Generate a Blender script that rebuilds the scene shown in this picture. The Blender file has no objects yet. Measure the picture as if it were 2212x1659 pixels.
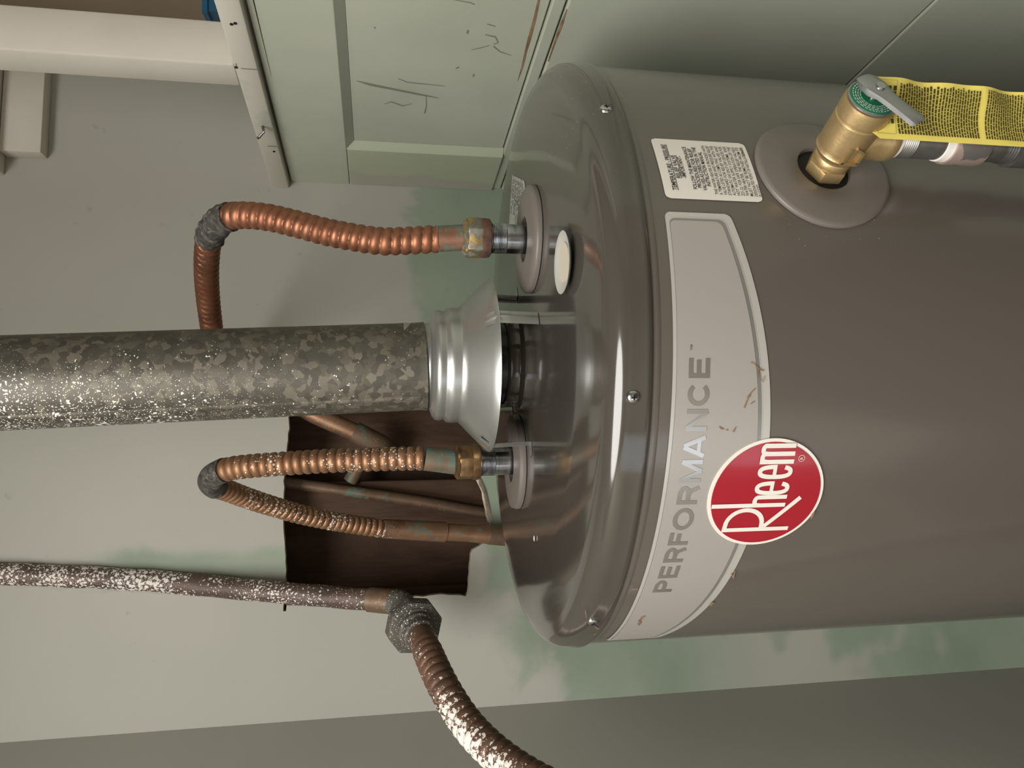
import bpy, bmesh, math, random
from mathutils import Vector, Matrix
from mathutils.geometry import tessellate_polygon
random.seed(7)
sc = bpy.context.scene
C = sc.collection
Z0 = 1.38                       # height of the heater's lid seam above the floor
# ------------------------------------------------------------------ camera
F, CD, CH, YAW, PIT = 1640.0, 0.691, 0.1588, -0.0346, 0.1727
CAM = Vector((0, -CD, CH + Z0))
cy_, sy_, cp_, sp_ = math.cos(YAW), math.sin(YAW), math.cos(PIT), math.sin(PIT)
RT = Vector((cy_, -sy_, 0)); FH = Vector((sy_, cy_, 0))
FW = FH * cp_ + Vector((0, 0, -sp_)); UP = FH * sp_ + Vector((0, 0, cp_))
cd = bpy.data.cameras.new('camera'); cam = bpy.data.objects.new('camera', cd); C.objects.link(cam)
cd.sensor_fit = 'HORIZONTAL'; cd.sensor_width = 36; cd.lens = F * 36 / 2212; cd.clip_start = .01
# the photograph was taken with the phone on its side: image-left is up in the room
m = Matrix((-UP, RT, -FW)).transposed().to_4x4(); m.translation = CAM
cam.matrix_world = m; sc.camera = cam
# ------------------------------------------------------------------ world, lights, exposure
w = bpy.data.worlds.new('world'); sc.world = w; w.use_nodes = True
bg = w.node_tree.nodes['Background']; bg.inputs[0].default_value = (.62, .78, 1, 1); bg.inputs[1].default_value = 1.0
LX, LY = -.47, -1.27
def area(name, loc, target, size, power, col, sy=None):
    l = bpy.data.lights.new(name, 'AREA'); l.shape = 'RECTANGLE' if sy else 'DISK'; l.size = size; l.size_y = sy or size; l.energy = power; l.color = col
    o = bpy.data.objects.new(name, l); C.objects.link(o); o.location = loc
    o.rotation_euler = (Vector(target) - Vector(loc)).to_track_quat('-Z', 'X' if sy else 'Y').to_euler(); return o
area('window_daylight', (-1.235, -2.17, 1.10), (0, -2.17, 1.10), 2.05, 6.5, (1, .985, .95), 1.0)      # daylight through the glazed door on the left
area('ceiling_lamp_light', (LX, LY, 2.49), (LX, LY, 0), 1.3, 53, (1, .975, .935))
vs = sc.view_settings; vs.view_transform = 'Standard'; vs.look = 'None'; vs.gamma = 1; vs.use_curve_mapping = False
vs.exposure = -0.06

# ------------------------------------------------------------------ sight lines to real planes
def ray(x, y): return (RT * (829.5 - y) + UP * (1106 - x) + FW * F).normalized()
def onY(x, y, Y): d = ray(x, y); return CAM + d * ((Y + CD) / d.y)
def onZ(x, y, Z): d = ray(x, y); return CAM + d * ((Z + Z0 - CAM.z) / d.z)
def onP(x, y, p, n): d = ray(x, y); return CAM + d * ((Vector(p) - CAM).dot(n) / d.dot(n))
def V(x, y, z): return Vector((x, y, z + Z0))
BA = math.radians(9); BN = Vector((-math.sin(BA), math.cos(BA), 0)); BR = Vector((math.cos(BA), math.sin(BA), 0)); BP = V(0, .36, 0)
def onB(x, y, off=0): return onP(x, y, BP - BN * off, BN)

# ------------------------------------------------------------------ shader helper
def c(r, g, b, a=1):
    f = lambda v: (v / 255 / 12.92) if v / 255 <= .04045 else ((v / 255 + .055) / 1.055) ** 2.4
    return (f(r), f(g), f(b), a)
class S:
    def __init__(s, name, base=(200, 200, 200), rough=.5, metal=0, spec=.5):
        s.mat = bpy.data.materials.new(name); s.mat.use_nodes = True; s.nt = s.mat.node_tree
        s.b = s.nt.nodes['Principled BSDF']; s.set('Base Color', c(*base)); s.set('Roughness', rough); s.set('Metallic', metal); s.set('Specular IOR Level', spec)
    def put(s, sock, v):
        if isinstance(v, bpy.types.NodeSocket): s.nt.links.new(v, sock)
        elif isinstance(v, (int, float)) and sock.type == 'RGBA': sock.default_value = (v, v, v, 1)
        else: sock.default_value = v
    def set(s, k, v): s.put(s.b.inputs[k], v); return s
    def nd(s, t): return s.nt.nodes.new(t)
    def pos(s): return s.nd('ShaderNodeNewGeometry').outputs['Position']
    def obj(s): return s.nd('ShaderNodeTexCoord').outputs['Object']
    def mapv(s, vec, scale=(1, 1, 1), rot=(0, 0, 0), loc=(0, 0, 0)):
        n = s.nd('ShaderNodeMapping'); s.put(n.inputs['Vector'], vec); n.inputs['Scale'].default_value = scale; n.inputs['Rotation'].default_value = rot; n.inputs['Location'].default_value = loc; return n.outputs[0]
    def noise(s, scale, detail=4, rough=.55, vec=None, dist=0):
        n = s.nd('ShaderNodeTexNoise'); s.put(n.inputs['Vector'], vec or s.obj()); n.inputs['Scale'].default_value = scale; n.inputs['Detail'].default_value = detail; n.inputs['Roughness'].default_value = rough; n.inputs['Distortion'].default_value = dist; return n.outputs['Fac']
    def voro(s, scale, vec=None, feat='F1', out='Distance', rnd=1):
        n = s.nd('ShaderNodeTexVoronoi'); n.feature = feat; s.put(n.inputs['Vector'], vec or s.obj()); n.inputs['Scale'].default_value = scale; n.inputs['Randomness'].default_value = rnd; return n.outputs[out]
    def ramp(s, fac, stops, interp='LINEAR'):
        n = s.nd('ShaderNodeValToRGB'); n.color_ramp.interpolation = interp; s.put(n.inputs[0], fac); e = n.color_ramp.elements
        while len(e) < len(stops): e.new(.5)
        for q, (p, col) in zip(e, stops): q.position = p; q.color = (col, col, col, 1) if isinstance(col, (int, float)) else col
        return n.outputs[0]
    def mix(s, fac, a, b, mode='MIX'):
        n = s.nd('ShaderNodeMix'); n.data_type = 'RGBA'; n.blend_type = mode; s.put(n.inputs[0], fac); s.put(n.inputs[6], a); s.put(n.inputs[7], b); return n.outputs[2]
    def m(s, op, a, b=0.0, d=0.0):
        n = s.nd('ShaderNodeMath'); n.operation = op; s.put(n.inputs[0], a); s.put(n.inputs[1], b)
        if op in ('MULTIPLY_ADD', 'SMOOTHSTEP'): s.put(n.inputs[2], d)
        return n.outputs[0]
    def step(s, v, lo, hi):
        n = s.nd('ShaderNodeMapRange'); n.interpolation_type = 'SMOOTHSTEP'; s.put(n.inputs[0], v); s.put(n.inputs[1], lo); s.put(n.inputs[2], hi); return n.outputs[0]
    def xyz(s, v): n = s.nd('ShaderNodeSeparateXYZ'); s.put(n.inputs[0], v); return n.outputs
    def bump(s, h, strength=.2, dist=.001):
        n = s.nd('ShaderNodeBump'); s.put(n.inputs['Height'], h); n.inputs['Strength'].default_value = strength; n.inputs['Distance'].default_value = dist; s.set('Normal', n.outputs[0]); return s

# ------------------------------------------------------------------ materials
M = {}
def wall_paint(name, greens):
    s = S(name, (196, 191, 177), .6, 0, .35); p = s.pos()
    base = s.ramp(s.noise(2.3, 3, .5, p), [(.3, c(165, 164, 154)), (.7, c(175, 173, 163))])
    green = s.ramp(s.noise(9, 4, .5, p), [(.3, c(122, 142, 121)), (.7, c(142, 157, 137))])
    if greens:
        X, Y, Z = s.xyz(p)
        n1 = s.noise(9, 4, .55, p, .4); n2 = s.noise(3.1, 2, .5, p)
        # older green coat showing below an uneven brushed edge
        h = s.m('ADD', s.m('SUBTRACT', Z, Z0 + .055), s.m('MULTIPLY', s.m('SUBTRACT', n1, .5), -.30))
        h = s.m('ADD', h, s.m('MULTIPLY', s.m('SUBTRACT', n2, .5), -.22))
        h = s.m('ADD', h, s.m('MULTIPLY', s.step(X, -.12, -.36), .085))
        g1 = s.m('SUBTRACT', 1, s.step(h, -.022, .03))
        # thin green brush mark beside the gas pipe
        ln = s.m('ABSOLUTE', s.m('ADD', s.m('ADD', X, .262), s.m('MULTIPLY', s.m('SUBTRACT', n1, .5), .05)))
        g2 = s.m('MULTIPLY', s.m('SUBTRACT', 1, s.step(ln, .004, .022)), s.m('MULTIPLY', s.step(Z, Z0 + .22, Z0 + .27), s.m('SUBTRACT', 1, s.step(Z, Z0 + .47, Z0 + .53))))
        grey = s.step(s.noise(5.2, 3, .5, s.mapv(p, loc=(3.1, 0, 7.7))), .50, .57)      # later grey touch-ups low on the wall
        low = s.m('SUBTRACT', 1, s.step(Z, Z0 - .42, Z0 - .22))
        g1 = s.m('MULTIPLY', g1, s.m('SUBTRACT', 1, s.m('MULTIPLY', grey, s.m('MULTIPLY', low, .9))))
        g = s.m('MAXIMUM', s.m('MULTIPLY', g1, .85), s.m('MULTIPLY', g2, .75))
        base = s.mix(g, base, green)
        sm = s.step(s.noise(55, 2, .5, p), .70, .80)
        base = s.mix(s.m('MULTIPLY', sm, .25), base, c(120, 116, 100))
    s.set('Base Color', base); s.bump(s.noise(160, 3, .6, p), .12, .0006); M[name] = s.mat
wall_paint('wall_paint', True); wall_paint('plain_wall_paint', False)
s = S('white_trim_paint', (205, 200, 188), .45, 0, .4); p = s.pos()
gr = s.step(s.noise(11, 4, .6, p), .56, .66)
s.set('Base Color', s.mix(s.m('MULTIPLY', gr, .55), c(206, 201, 189), c(176, 186, 168))); s.bump(s.noise(70, 4, .6, s.mapv(p, (1, 1, .25))), .25, .0008); M['trim'] = s.mat
s = S('white_post_paint', (205, 199, 187), .5, 0, .4); p = s.pos()
s.set('Base Color', s.ramp(s.noise(14, 3, .5, p), [(.3, c(201, 195, 183)), (.7, c(209, 203, 192))])); s.bump(s.noise(60, 4, .6, s.mapv(p, (1, 1, .15))), .2, .0008); M['post'] = s.mat
s = S('sage_panel_paint', (168, 180, 158), .42, 0, .45); p = s.pos()
b_ = s.ramp(s.noise(5, 4, .55, p), [(.3, c(172, 178, 161)), (.7, c(186, 190, 174))])
pk = s.step(s.noise(13, 3, .5, s.mapv(p, loc=(5, 1, 2))), .66, .74)
b_ = s.mix(s.m('MULTIPLY', pk, .3), b_, c(186, 176, 164))
s.set('Base Color', b_); s.bump(s.noise(120, 3, .6, p), .12, .0006); M['sage'] = s.mat
s = S('sage_stile_paint', (172, 186, 156), .45, 0, .4); p = s.pos(); X, Y, Z = s.xyz(p)
mk = s.m('ADD', s.m('ADD', s.m('SUBTRACT', Y, .362), s.m('MULTIPLY', s.m('SUBTRACT', Z, Z0 + .15), .12)), s.m('MULTIPLY', s.m('SUBTRACT', s.noise(12, 3, .5, p), .5), .05))
s.set('Base Color', s.mix(s.step(mk, -.006, .006), c(178, 186, 162), c(176, 174, 162))); s.bump(s.noise(120, 3, .6, p), .12, .0006); M['stile'] = s.mat
s = S('gypsum', (205, 196, 178), .9); s.set('Base Color', s.ramp(s.noise(60), [(.3, c(150, 125, 95)), (.6, c(205, 196, 178))])); M['gypsum'] = s.mat
s = S('old_wood', (92, 66, 46), .75, 0, .3); p = s.pos()
s.set('Base Color', s.ramp(s.noise(5, 6, .65, s.mapv(p, (5, 5, .9)), .6), [(.25, c(44, 32, 24)), (.5, c(82, 61, 46)), (.75, c(106, 82, 62))])); s.bump(s.noise(40, 5, .6, s.mapv(p, (3, 3, .6))), .3, .001); M['wood'] = s.mat
s = S('dim_wall_brown', (150, 136, 118), .6); s.set('Base Color', s.ramp(s.noise(4, 3, .5), [(.3, c(178, 162, 142)), (.7, c(188, 172, 152))])); M['brown'] = s.mat  # plain wall; brown tone stands in for the dim light beyond the partition
s = S('floor_boards', (150, 128, 104), .45); s.set('Base Color', s.ramp(s.noise(3, 5, .6, s.mapv(s.pos(), (6, .7, 1))), [(.3, c(64, 55, 48)), (.7, c(88, 77, 66))])); M['floor'] = s.mat
M['room_paint'] = S('room_wall_paint', (176, 170, 157), .6).mat
M['ceiling'] = S('ceiling_paint', (222, 217, 206), .8).mat
M['blue'] = S('blue_plastic', (30, 96, 132), .45).mat
def steel_paint(name, base, rough, spots=True):
    s = S(name, base, rough, 0, .5); p = s.pos()
    a = c(*base); d = c(*[v * .94 for v in base])
    col = s.mix(s.noise(3, 3, .5, p), a, d)
    sp = s.m('LESS_THAN', s.voro(150, p), .07)
    if spots: col = s.mix(s.m('MULTIPLY', sp, s.step(s.noise(4, 2, .5, p), .62, .7)), col, c(150, 146, 138))
    s.set('Base Color', col); s.set('Coat Weight', .55); s.set('Coat Roughness', rough * .55); s.bump(s.noise(260, 2, .5, p), .02, .0004); M[name] = s.mat
steel_paint('taupe_enamel', (96, 90, 83), .26)
steel_paint('lid_enamel', (70, 66, 60), .14)
M['lid_enamel'].node_tree.nodes['Principled BSDF'].inputs['Coat Weight'].default_value = .5; M['lid_enamel'].node_tree.nodes['Principled BSDF'].inputs['Coat IOR'].default_value = 1.5
M['taupe_plastic'] = S('taupe_plastic', (108, 101, 95), .4).mat
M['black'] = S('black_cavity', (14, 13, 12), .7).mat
s = S('black_flue', (20, 20, 22), .3); s.bump(s.noise(60, 3), .4, .001); M['flue'] = s.mat
s = S('chrome', (190, 192, 196), .17, 1); M['chrome'] = s.mat
s = S('zinc_nipple', (176, 179, 184), .2, 1); s.set('Base Color', s.ramp(s.noise(30, 3, .5, s.mapv(s.obj(), (1, 1, 6))), [(.3, c(140, 144, 150)), (.7, c(200, 203, 208))])); M['zinc'] = s.mat
s = S('bright_sheet_metal', (178, 180, 178), .34, .85); s.set('Base Color', s.ramp(s.noise(7, 3), [(.3, c(168, 171, 169)), (.7, c(192, 194, 190))])); s.bump(s.noise(16, 2), .12, .003); M['hood'] = s.mat
# galvanised sheet with crystal spangle and white paint spatter, heavier on the side towards the gas pipe
s = S('galvanised_spangle', (120, 116, 104), .48, .45); p = s.obj()
pw = s.nd('ShaderNodeVectorMath'); pw.operation = 'ADD'; s.put(pw.inputs[0], p)
nz = s.nd('ShaderNodeTexNoise'); nz.inputs['Scale'].default_value = 130; s.put(nz.inputs['Vector'], p); sc_ = s.nd('ShaderNodeVectorMath'); sc_.operation = 'SCALE'; s.put(sc_.inputs[0], nz.outputs['Color']); sc_.inputs['Scale'].default_value = .009; s.put(pw.inputs[1], sc_.outputs[0]); pw = pw.outputs[0]
cell = s.xyz(s.voro(170, pw, 'F1', 'Color'))[0]
col = s.ramp(cell, [(.0, c(82, 79, 71)), (.45, c(92, 88, 79)), (.62, c(97, 93, 83)), (.8, c(112, 107, 95)), (1, c(121, 115, 103))])
col = s.mix(s.m('MULTIPLY', s.step(s.noise(16, 4, .6, p), .55, .75), .45), col, c(64, 61, 54))
col = s.mix(s.m('MULTIPLY', s.step(s.noise(11, 4, .6, s.mapv(p, (1, 1, .5), loc=(4, 2, 0))), .64, .74), .5), col, c(138, 120, 98))
X, Y, Z = s.xyz(p)
dens = s.m('MULTIPLY', s.m('MULTIPLY', s.step(X, .036, -.036), s.step(Z, -.05, .32)), .85)
vd = s.voro(250, s.mapv(pw, (1, 1, 1.0))); vd2 = s.voro(520, p)
spk = s.m('LESS_THAN', vd, s.m('MULTIPLY_ADD', s.step(s.noise(28, 3, .6, p), .30, .72), s.m('MULTIPLY_ADD', dens, .40, .15), -.03))
spk2 = s.m('LESS_THAN', vd2, s.m('MULTIPLY', dens, .30))
spk = s.m('MAXIMUM', spk, spk2)
col = s.mix(spk, col, c(232, 230, 220)); s.set('Base Color', col); s.set('Metallic', s.m('MULTIPLY', s.m('SUBTRACT', 1, spk), .45))
s.set('Roughness', s.ramp(cell, [(0, .42), (1, .56)])); M['galv'] = s.mat
def copper(name, a, b_, spatter=0, green=0, rough=.3, metal=.85):
    s = S(name, a, rough, metal); p = s.obj()
    col = s.ramp(s.noise(35, 4, .6, p), [(.3, c(*a)), (.7, c(*b_))])
    dk = s.step(s.noise(22, 4, .6, s.mapv(p, loc=(2, 2, 2))), .55, .72)
    col = s.mix(s.m('MULTIPLY', dk, .55), col, c(92, 64, 48))
    mt = metal
    if green:
        g = s.step(s.noise(48, 4, .65, s.mapv(p, loc=(7, 3, 1))), .62 - green * .3, .70 - green * .26); col = s.mix(s.m('MULTIPLY', g, .85), col, c(84, 110, 97)); mt = s.m('MULTIPLY', s.m('SUBTRACT', 1, s.m('MULTIPLY', g, .8)), metal)
    if spatter:
        k = s.m('LESS_THAN', s.voro(330, p), s.m('MULTIPLY', s.step(s.noise(30, 3, .6, p), .34, .70), spatter)); col = s.mix(k, col, c(226, 222, 212)); mt = s.m('MULTIPLY', mt, s.m('SUBTRACT', 1, k))
    s.set('Base Color', col); s.set('Metallic', mt); s.set('Roughness', s.ramp(s.noise(40, 3, .5, p), [(.3, rough - .06), (.7, rough + .14)])); s.bump(s.noise(150, 3, .6, p), .15, .0006); M[name] = s.mat
copper('copper_clean', (140, 92, 68), (160, 110, 84), 0, 0, .42, .75)
copper('copper_spattered', (146, 108, 80), (166, 128, 98), .43, 0, .44, .7)
copper('copper_end', (128, 92, 74), (146, 108, 88), .0, .62, .46, .55)
copper('copper_verdigris', (112, 96, 80), (132, 116, 96), .26, .80, .5, .4)
copper('copper_dull', (140, 106, 82), (160, 126, 100), .16, .18, .42, .6)
copper('copper_dark', (100, 80, 64), (126, 102, 82), .14, .22, .5, .4)
def spattered(name, base, dark, dens, rough, metal, sc1=260, sc2=620, side=None, rise=None):
    s = S(name, base, rough, metal); p = s.obj()
    wv = s.nd('ShaderNodeVectorMath'); wv.operation = 'ADD'; n = s.nd('ShaderNodeTexNoise'); n.inputs['Scale'].default_value = 240; s.put(n.inputs['Vector'], p)
    q = s.nd('ShaderNodeVectorMath'); q.operation = 'SCALE'; s.put(q.inputs[0], n.outputs['Color']); q.inputs['Scale'].default_value = .006; s.put(wv.inputs[0], p); s.put(wv.inputs[1], q.outputs[0])
    col = s.ramp(s.noise(26, 5, .6, p), [(.3, c(*base)), (.7, c(*dark))])
    cl = s.step(s.noise(20, 3, .6, p), .12, .62)
    if side:
        dt = s.nd('ShaderNodeVectorMath'); dt.operation = 'DOT_PRODUCT'; s.put(dt.inputs[0], s.nd('ShaderNodeNewGeometry').outputs['Normal']); dt.inputs[1].default_value = side; cl = s.m('MULTIPLY', cl, s.step(dt.outputs['Value'], -.75, .35))
    if rise: cl = s.m('MULTIPLY', cl, s.m('MULTIPLY_ADD', s.step(s.xyz(p)[2], rise[0], rise[1]), 1 - rise[2], rise[2]))
    k = s.m('MAXIMUM', s.m('LESS_THAN', s.voro(sc1, wv.outputs[0]), s.m('MULTIPLY', cl, dens)), s.m('LESS_THAN', s.voro(sc2, wv.outputs[0]), s.m('MULTIPLY', cl, dens * .7)))
    col = s.mix(k, col, c(226, 221, 212)); s.set('Base Color', col); s.set('Metallic', s.m('MULTIPLY', s.m('SUBTRACT', 1, k), metal)); s.bump(s.m('ADD', k, s.noise(120, 3, .6, p)), .3, .0006); M[name] = s.mat
spattered('pipe_spattered', (100, 80, 70), (84, 72, 64), .48, .55, .3, 240, 560, None, (.02, .26, .5))
spattered('hose_spattered', (122, 90, 72), (98, 76, 64), .80, .5, .4, 200, 440, (-.72, -.45, .52), (.0, -.05, .35))
spattered('union_grey', (104, 100, 92), (78, 74, 68), .24, .6, .35, 330, 620)
s = S('charred_wrap', (70, 68, 64), .75, 0, .3); k = s.noise(90, 6, .75, s.mapv(s.obj(), (1, 1, .6)), 2.0)
s.set('Base Color', s.ramp(k, [(.35, c(36, 35, 33)), (.55, c(84, 80, 74)), (.72, c(150, 144, 134))])); s.bump(k, .8, .0015); M['wrap'] = s.mat
s = S('brass_nut', (150, 130, 95), .4, .6); p = s.obj()
s.set('Base Color', s.mix(s.step(s.noise(70, 4, .65, p), .40, .54), c(178, 152, 104), s.mix(s.noise(110, 3, .6, p), c(96, 92, 82), c(142, 140, 128))))
s.set('Metallic', s.m('MULTIPLY', s.m('SUBTRACT', 1, s.step(s.noise(70, 4, .65, p), .46, .60)), .8)); s.bump(s.noise(120, 4, .6, p), .4, .001); M['nut'] = s.mat
s = S('brass_nut_clean', (178, 134, 78), .36, .8); s.set('Base Color', s.ramp(s.noise(60, 4, .6), [(.35, c(96, 74, 54)), (.6, c(146, 116, 80))])); s.bump(s.noise(120, 4), .3, .001); M['nut_clean'] = s.mat
s = S('rusty_nut_collar', (112, 72, 54), .7, .3); s.set('Base Color', s.ramp(s.noise(90, 4, .6), [(.35, c(70, 50, 42)), (.65, c(112, 82, 66))])); M['rust_nut'] = s.mat
s = S('cast_brass', (190, 156, 100), .4, .75); p = s.obj(); s.set('Base Color', s.ramp(s.noise(40, 4, .6, p), [(.3, c(178, 152, 106)), (.7, c(198, 172, 126))])); s.bump(s.noise(420, 2, .5, p), .25, .0006); M['brass'] = s.mat
s = S('black_iron', (120, 118, 116), .34, .8); s.set('Base Color', s.ramp(s.noise(30, 4, .6), [(.3, c(98, 96, 94)), (.7, c(148, 146, 144))])); M['iron'] = s.mat
s = S('coupling_with_pink_label', (120, 118, 116), .4, .6); p = s.pos(); s.set('Base Color', s.mix(s.step(s.noise(55, 3, .5, p), .48, .52), c(126, 122, 119), c(186, 166, 156))); M['coupling'] = s.mat
M['tape'] = S('white_thread_tape', (226, 222, 216), .5).mat
s = S('lever_steel', (168, 170, 170), .34, .9); s.bump(s.noise(120, 4), .15, .0008); M['lever'] = s.mat
M['green_plate'] = S('green_dial_enamel', (22, 104, 70), .35).mat
M['white_print'] = S('white_print', (190, 205, 192), .5).mat
s = S('yellow_tag_card', (226, 204, 70), .55); s.set('Base Color', s.ramp(s.noise(40, 3), [(.3, c(226, 208, 100)), (.7, c(234, 217, 112))])); M['tag'] = s.mat
M['ink'] = S('black_ink', (30, 27, 24), .6).mat
M['olive_ink'] = S('olive_ink', (66, 58, 16), .6).mat
M['grey_ink'] = S('grey_ink', (92, 90, 86), .6).mat
M['label'] = S('white_label', (222, 216, 206), .45).mat
s = S('foil_label', (190, 190, 182), .5, .35); s.set('Base Color', s.ramp(s.noise(90, 4, .7, s.mapv(s.obj(), (1, 1, 1))), [(.35, c(150, 150, 144)), (.65, c(202, 202, 194))])); M['foil'] = s.mat
M['decal_border'] = S('decal_border_silver', (205, 203, 197), .38, .45).mat
M['decal'] = S('decal_silver_grey', (178, 173, 167), .42, .35).mat
M['decal_line'] = S('decal_line_grey', (160, 158, 154), .3, .6).mat
M['mirror_print'] = S('mirror_silver_print', (224, 222, 220), .3, 1).mat
s = S('badge_red', (160, 22, 40), .22); s.set('Coat Weight', .6); s.set('Coat Roughness', .08); M['red'] = s.mat
M['badge_white'] = S('badge_white', (228, 222, 212), .4).mat
s = S('rust_stain', (120, 82, 56), .8); s.set('Base Color', s.ramp(s.noise(80), [(.3, c(112, 82, 60)), (.7, c(160, 132, 104))])); M['rust'] = s.mat
s = S('milky_plastic', (178, 177, 170), .35); s.set('Subsurface Weight', .3); s.b.inputs['Subsurface Radius'].default_value = (.004, .004, .004); M['milky'] = s.mat
M['cream'] = S('cream_liner', (190, 183, 166), .6).mat
M['scratch'] = S('grey_scuff', (124, 130, 114), .7).mat
M['gap'] = S('dark_gap', (16, 16, 13), .9).mat
M['lamp_glass'] = S('lamp_glass', (240, 235, 225), .4).mat
M['window_glass'] = None
s = S('window_glass', (255, 255, 255), 0); s.set('Transmission Weight', 1.0); M['window_glass'] = s.mat

# ------------------------------------------------------------------ mesh helpers
def empty(name, loc, label, cat, group=None, kind=None):
    o = bpy.data.objects.new(name, None); C.objects.link(o); o.location = loc; o.empty_display_size = .05
    tag(o, label, cat, group, kind); return o
def tag(o, label=None, cat=None, group=None, kind=None):
    for k, v in (('label', label), ('category', cat), ('group', group), ('kind', kind)):
        if v: o[k] = v
    return o
def world_loc(o):
    v = Vector((0, 0, 0))
    while o: v += Vector(o.location); o = o.parent
    return v
def build(name, bm, mat, parent=None, smooth=35, origin=None, label=None, weld=True):
    """bm holds world coordinates; the object sits at its parent's origin, or at `origin`"""
    if weld: bmesh.ops.remove_doubles(bm, verts=bm.verts, dist=1e-6)
    if smooth:
        a = math.radians(smooth)
        for f in bm.faces: f.smooth = True
        for e in bm.edges:
            if len(e.link_faces) == 2 and e.calc_face_angle(0) > a: e.smooth = False
    off = world_loc(parent) if parent else Vector((0, 0, 0))
    o0 = Vector(origin) if origin is not None else off
    bmesh.ops.translate(bm, verts=bm.verts, vec=-o0)
    me = bpy.data.meshes.new(name); bm.to_mesh(me); bm.free(); me.materials.append(M[mat] if isinstance(mat, str) else mat)
    o = bpy.data.objects.new(name, me); C.objects.link(o)
    if parent: o.parent = parent
    o.location = o0 - off
    if label: o['label'] = label
    return o
def frame(axis):
    a = Vector(axis).normalized(); r = Vector((0, 0, 1)) if abs(a.z) < .9 else Vector((1, 0, 0))
    u = a.cross(r).normalized(); return a, u, a.cross(u).normalized()
def grid(bm, rows, closed_u=True, closed_v=False):
    vs_ = [[bm.verts.new(p) for p in r] for r in rows]; n = len(rows); k = len(rows[0])
    for i in range(n if closed_v else n - 1):
        for j in range(k if closed_u else k - 1):
            a, b, cc, d = vs_[i][j], vs_[i][(j + 1) % k], vs_[(i + 1) % n][(j + 1) % k], vs_[(i + 1) % n][j]
            try: bm.faces.new((a, b, cc, d))
            except ValueError: pass
    return vs_
def lathe(bm, prof, o, axis=(0, 0, 1), seg=64, caps=True):
    a, u, v = frame(axis); o = Vector(o); rows = []
    for r, h in prof: rows.append([o + a * h + (u * math.cos(t) + v * math.sin(t)) * max(r, 1e-5) for t in [2 * math.pi * i / seg for i in range(seg)]])
    vv = grid(bm, rows)
    if caps:
        for k in (0, -1):
            if prof[k][0] > 1e-4: bm.faces.new(vv[k] if k == -1 else vv[k][::-1])
    bmesh.ops.recalc_face_normals(bm, faces=bm.faces); return bm
def L(prof, o, axis=(0, 0, 1), seg=64, caps=True): return lathe(bmesh.new(), prof, o, axis, seg, caps)
def spline(pts, step):
    P = [Vector(p) for p in pts]; P = [P[0] * 2 - P[1]] + P + [P[-1] * 2 - P[-2]]; out = []
    for i in range(1, len(P) - 2):
        n = 24
        for k in range(n):
            t = k / n; a, b, cc, d = P[i - 1:i + 3]
            out.append(.5 * ((2 * b) + (cc - a) * t + (2 * a - 5 * b + 4 * cc - d) * t * t + (-a + 3 * b - 3 * cc + d) * t ** 3))
    out.append(P[-2]); res = [out[0]]; acc = 0
    for a, b in zip(out, out[1:]):
        l = (b - a).length
        while acc + l >= step:
            t = (step - acc) / l; a = a.lerp(b, t); l = (b - a).length; acc = 0; res.append(a)
        acc += l
    return res
def tube(bm, pts, rf, seg=28, caps=True, step=None):
    P = spline(pts, step) if step else [Vector(p) for p in pts]
    t = [(P[min(i + 1, len(P) - 1)] - P[max(i - 1, 0)]).normalized() for i in range(len(P))]
    a, u, v = frame(t[0]); rows = []; s_ = 0
    for i, p in enumerate(P):
        if i:
            s_ += (p - P[i - 1]).length
            u = (u - t[i] * u.dot(t[i])).normalized()
        v = t[i].cross(u); rows.append([p + (u * math.cos(q) + v * math.sin(q)) * rf(s_, q) for q in [2 * math.pi * j / seg for j in range(seg)]])
    vv = grid(bm, rows)
    if caps: bm.faces.new(vv[0][::-1]); bm.faces.new(vv[-1])
    bmesh.ops.recalc_face_normals(bm, faces=bm.faces); return bm
def T(pts, r, seg=28, caps=True, step=None): return tube(bmesh.new(), pts, r if callable(r) else (lambda s_, q: r), seg, caps, step)
def prism(bm, poly, d, bev=0):
    """extrude a planar world polygon by vector d"""
    a = [bm.verts.new(p) for p in poly]; f = bm.faces.new(a)
    r = bmesh.ops.extrude_face_region(bm, geom=[f]); bmesh.ops.translate(bm, verts=[v for v in r['geom'] if isinstance(v, bmesh.types.BMVert)], vec=d)
    bmesh.ops.recalc_face_normals(bm, faces=bm.faces)
    if bev: bmesh.ops.bevel(bm, geom=[e for e in bm.edges], offset=bev, segments=2, affect='EDGES', profile=.5)
    return bm
def boxf(o, ex, ey, ez, bev=0):
    """box from corner o along three vectors"""
    o = Vector(o); return prism(bmesh.new(), [o, o + ex, o + ex + ey, o + ey], ez, bev)
def plane_poly(polys, fn):
    bm = bmesh.new()
    for p in polys:
        try: bm.faces.new([bm.verts.new(fn(*q)) for q in p])
        except ValueError: pass
    return bm
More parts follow.
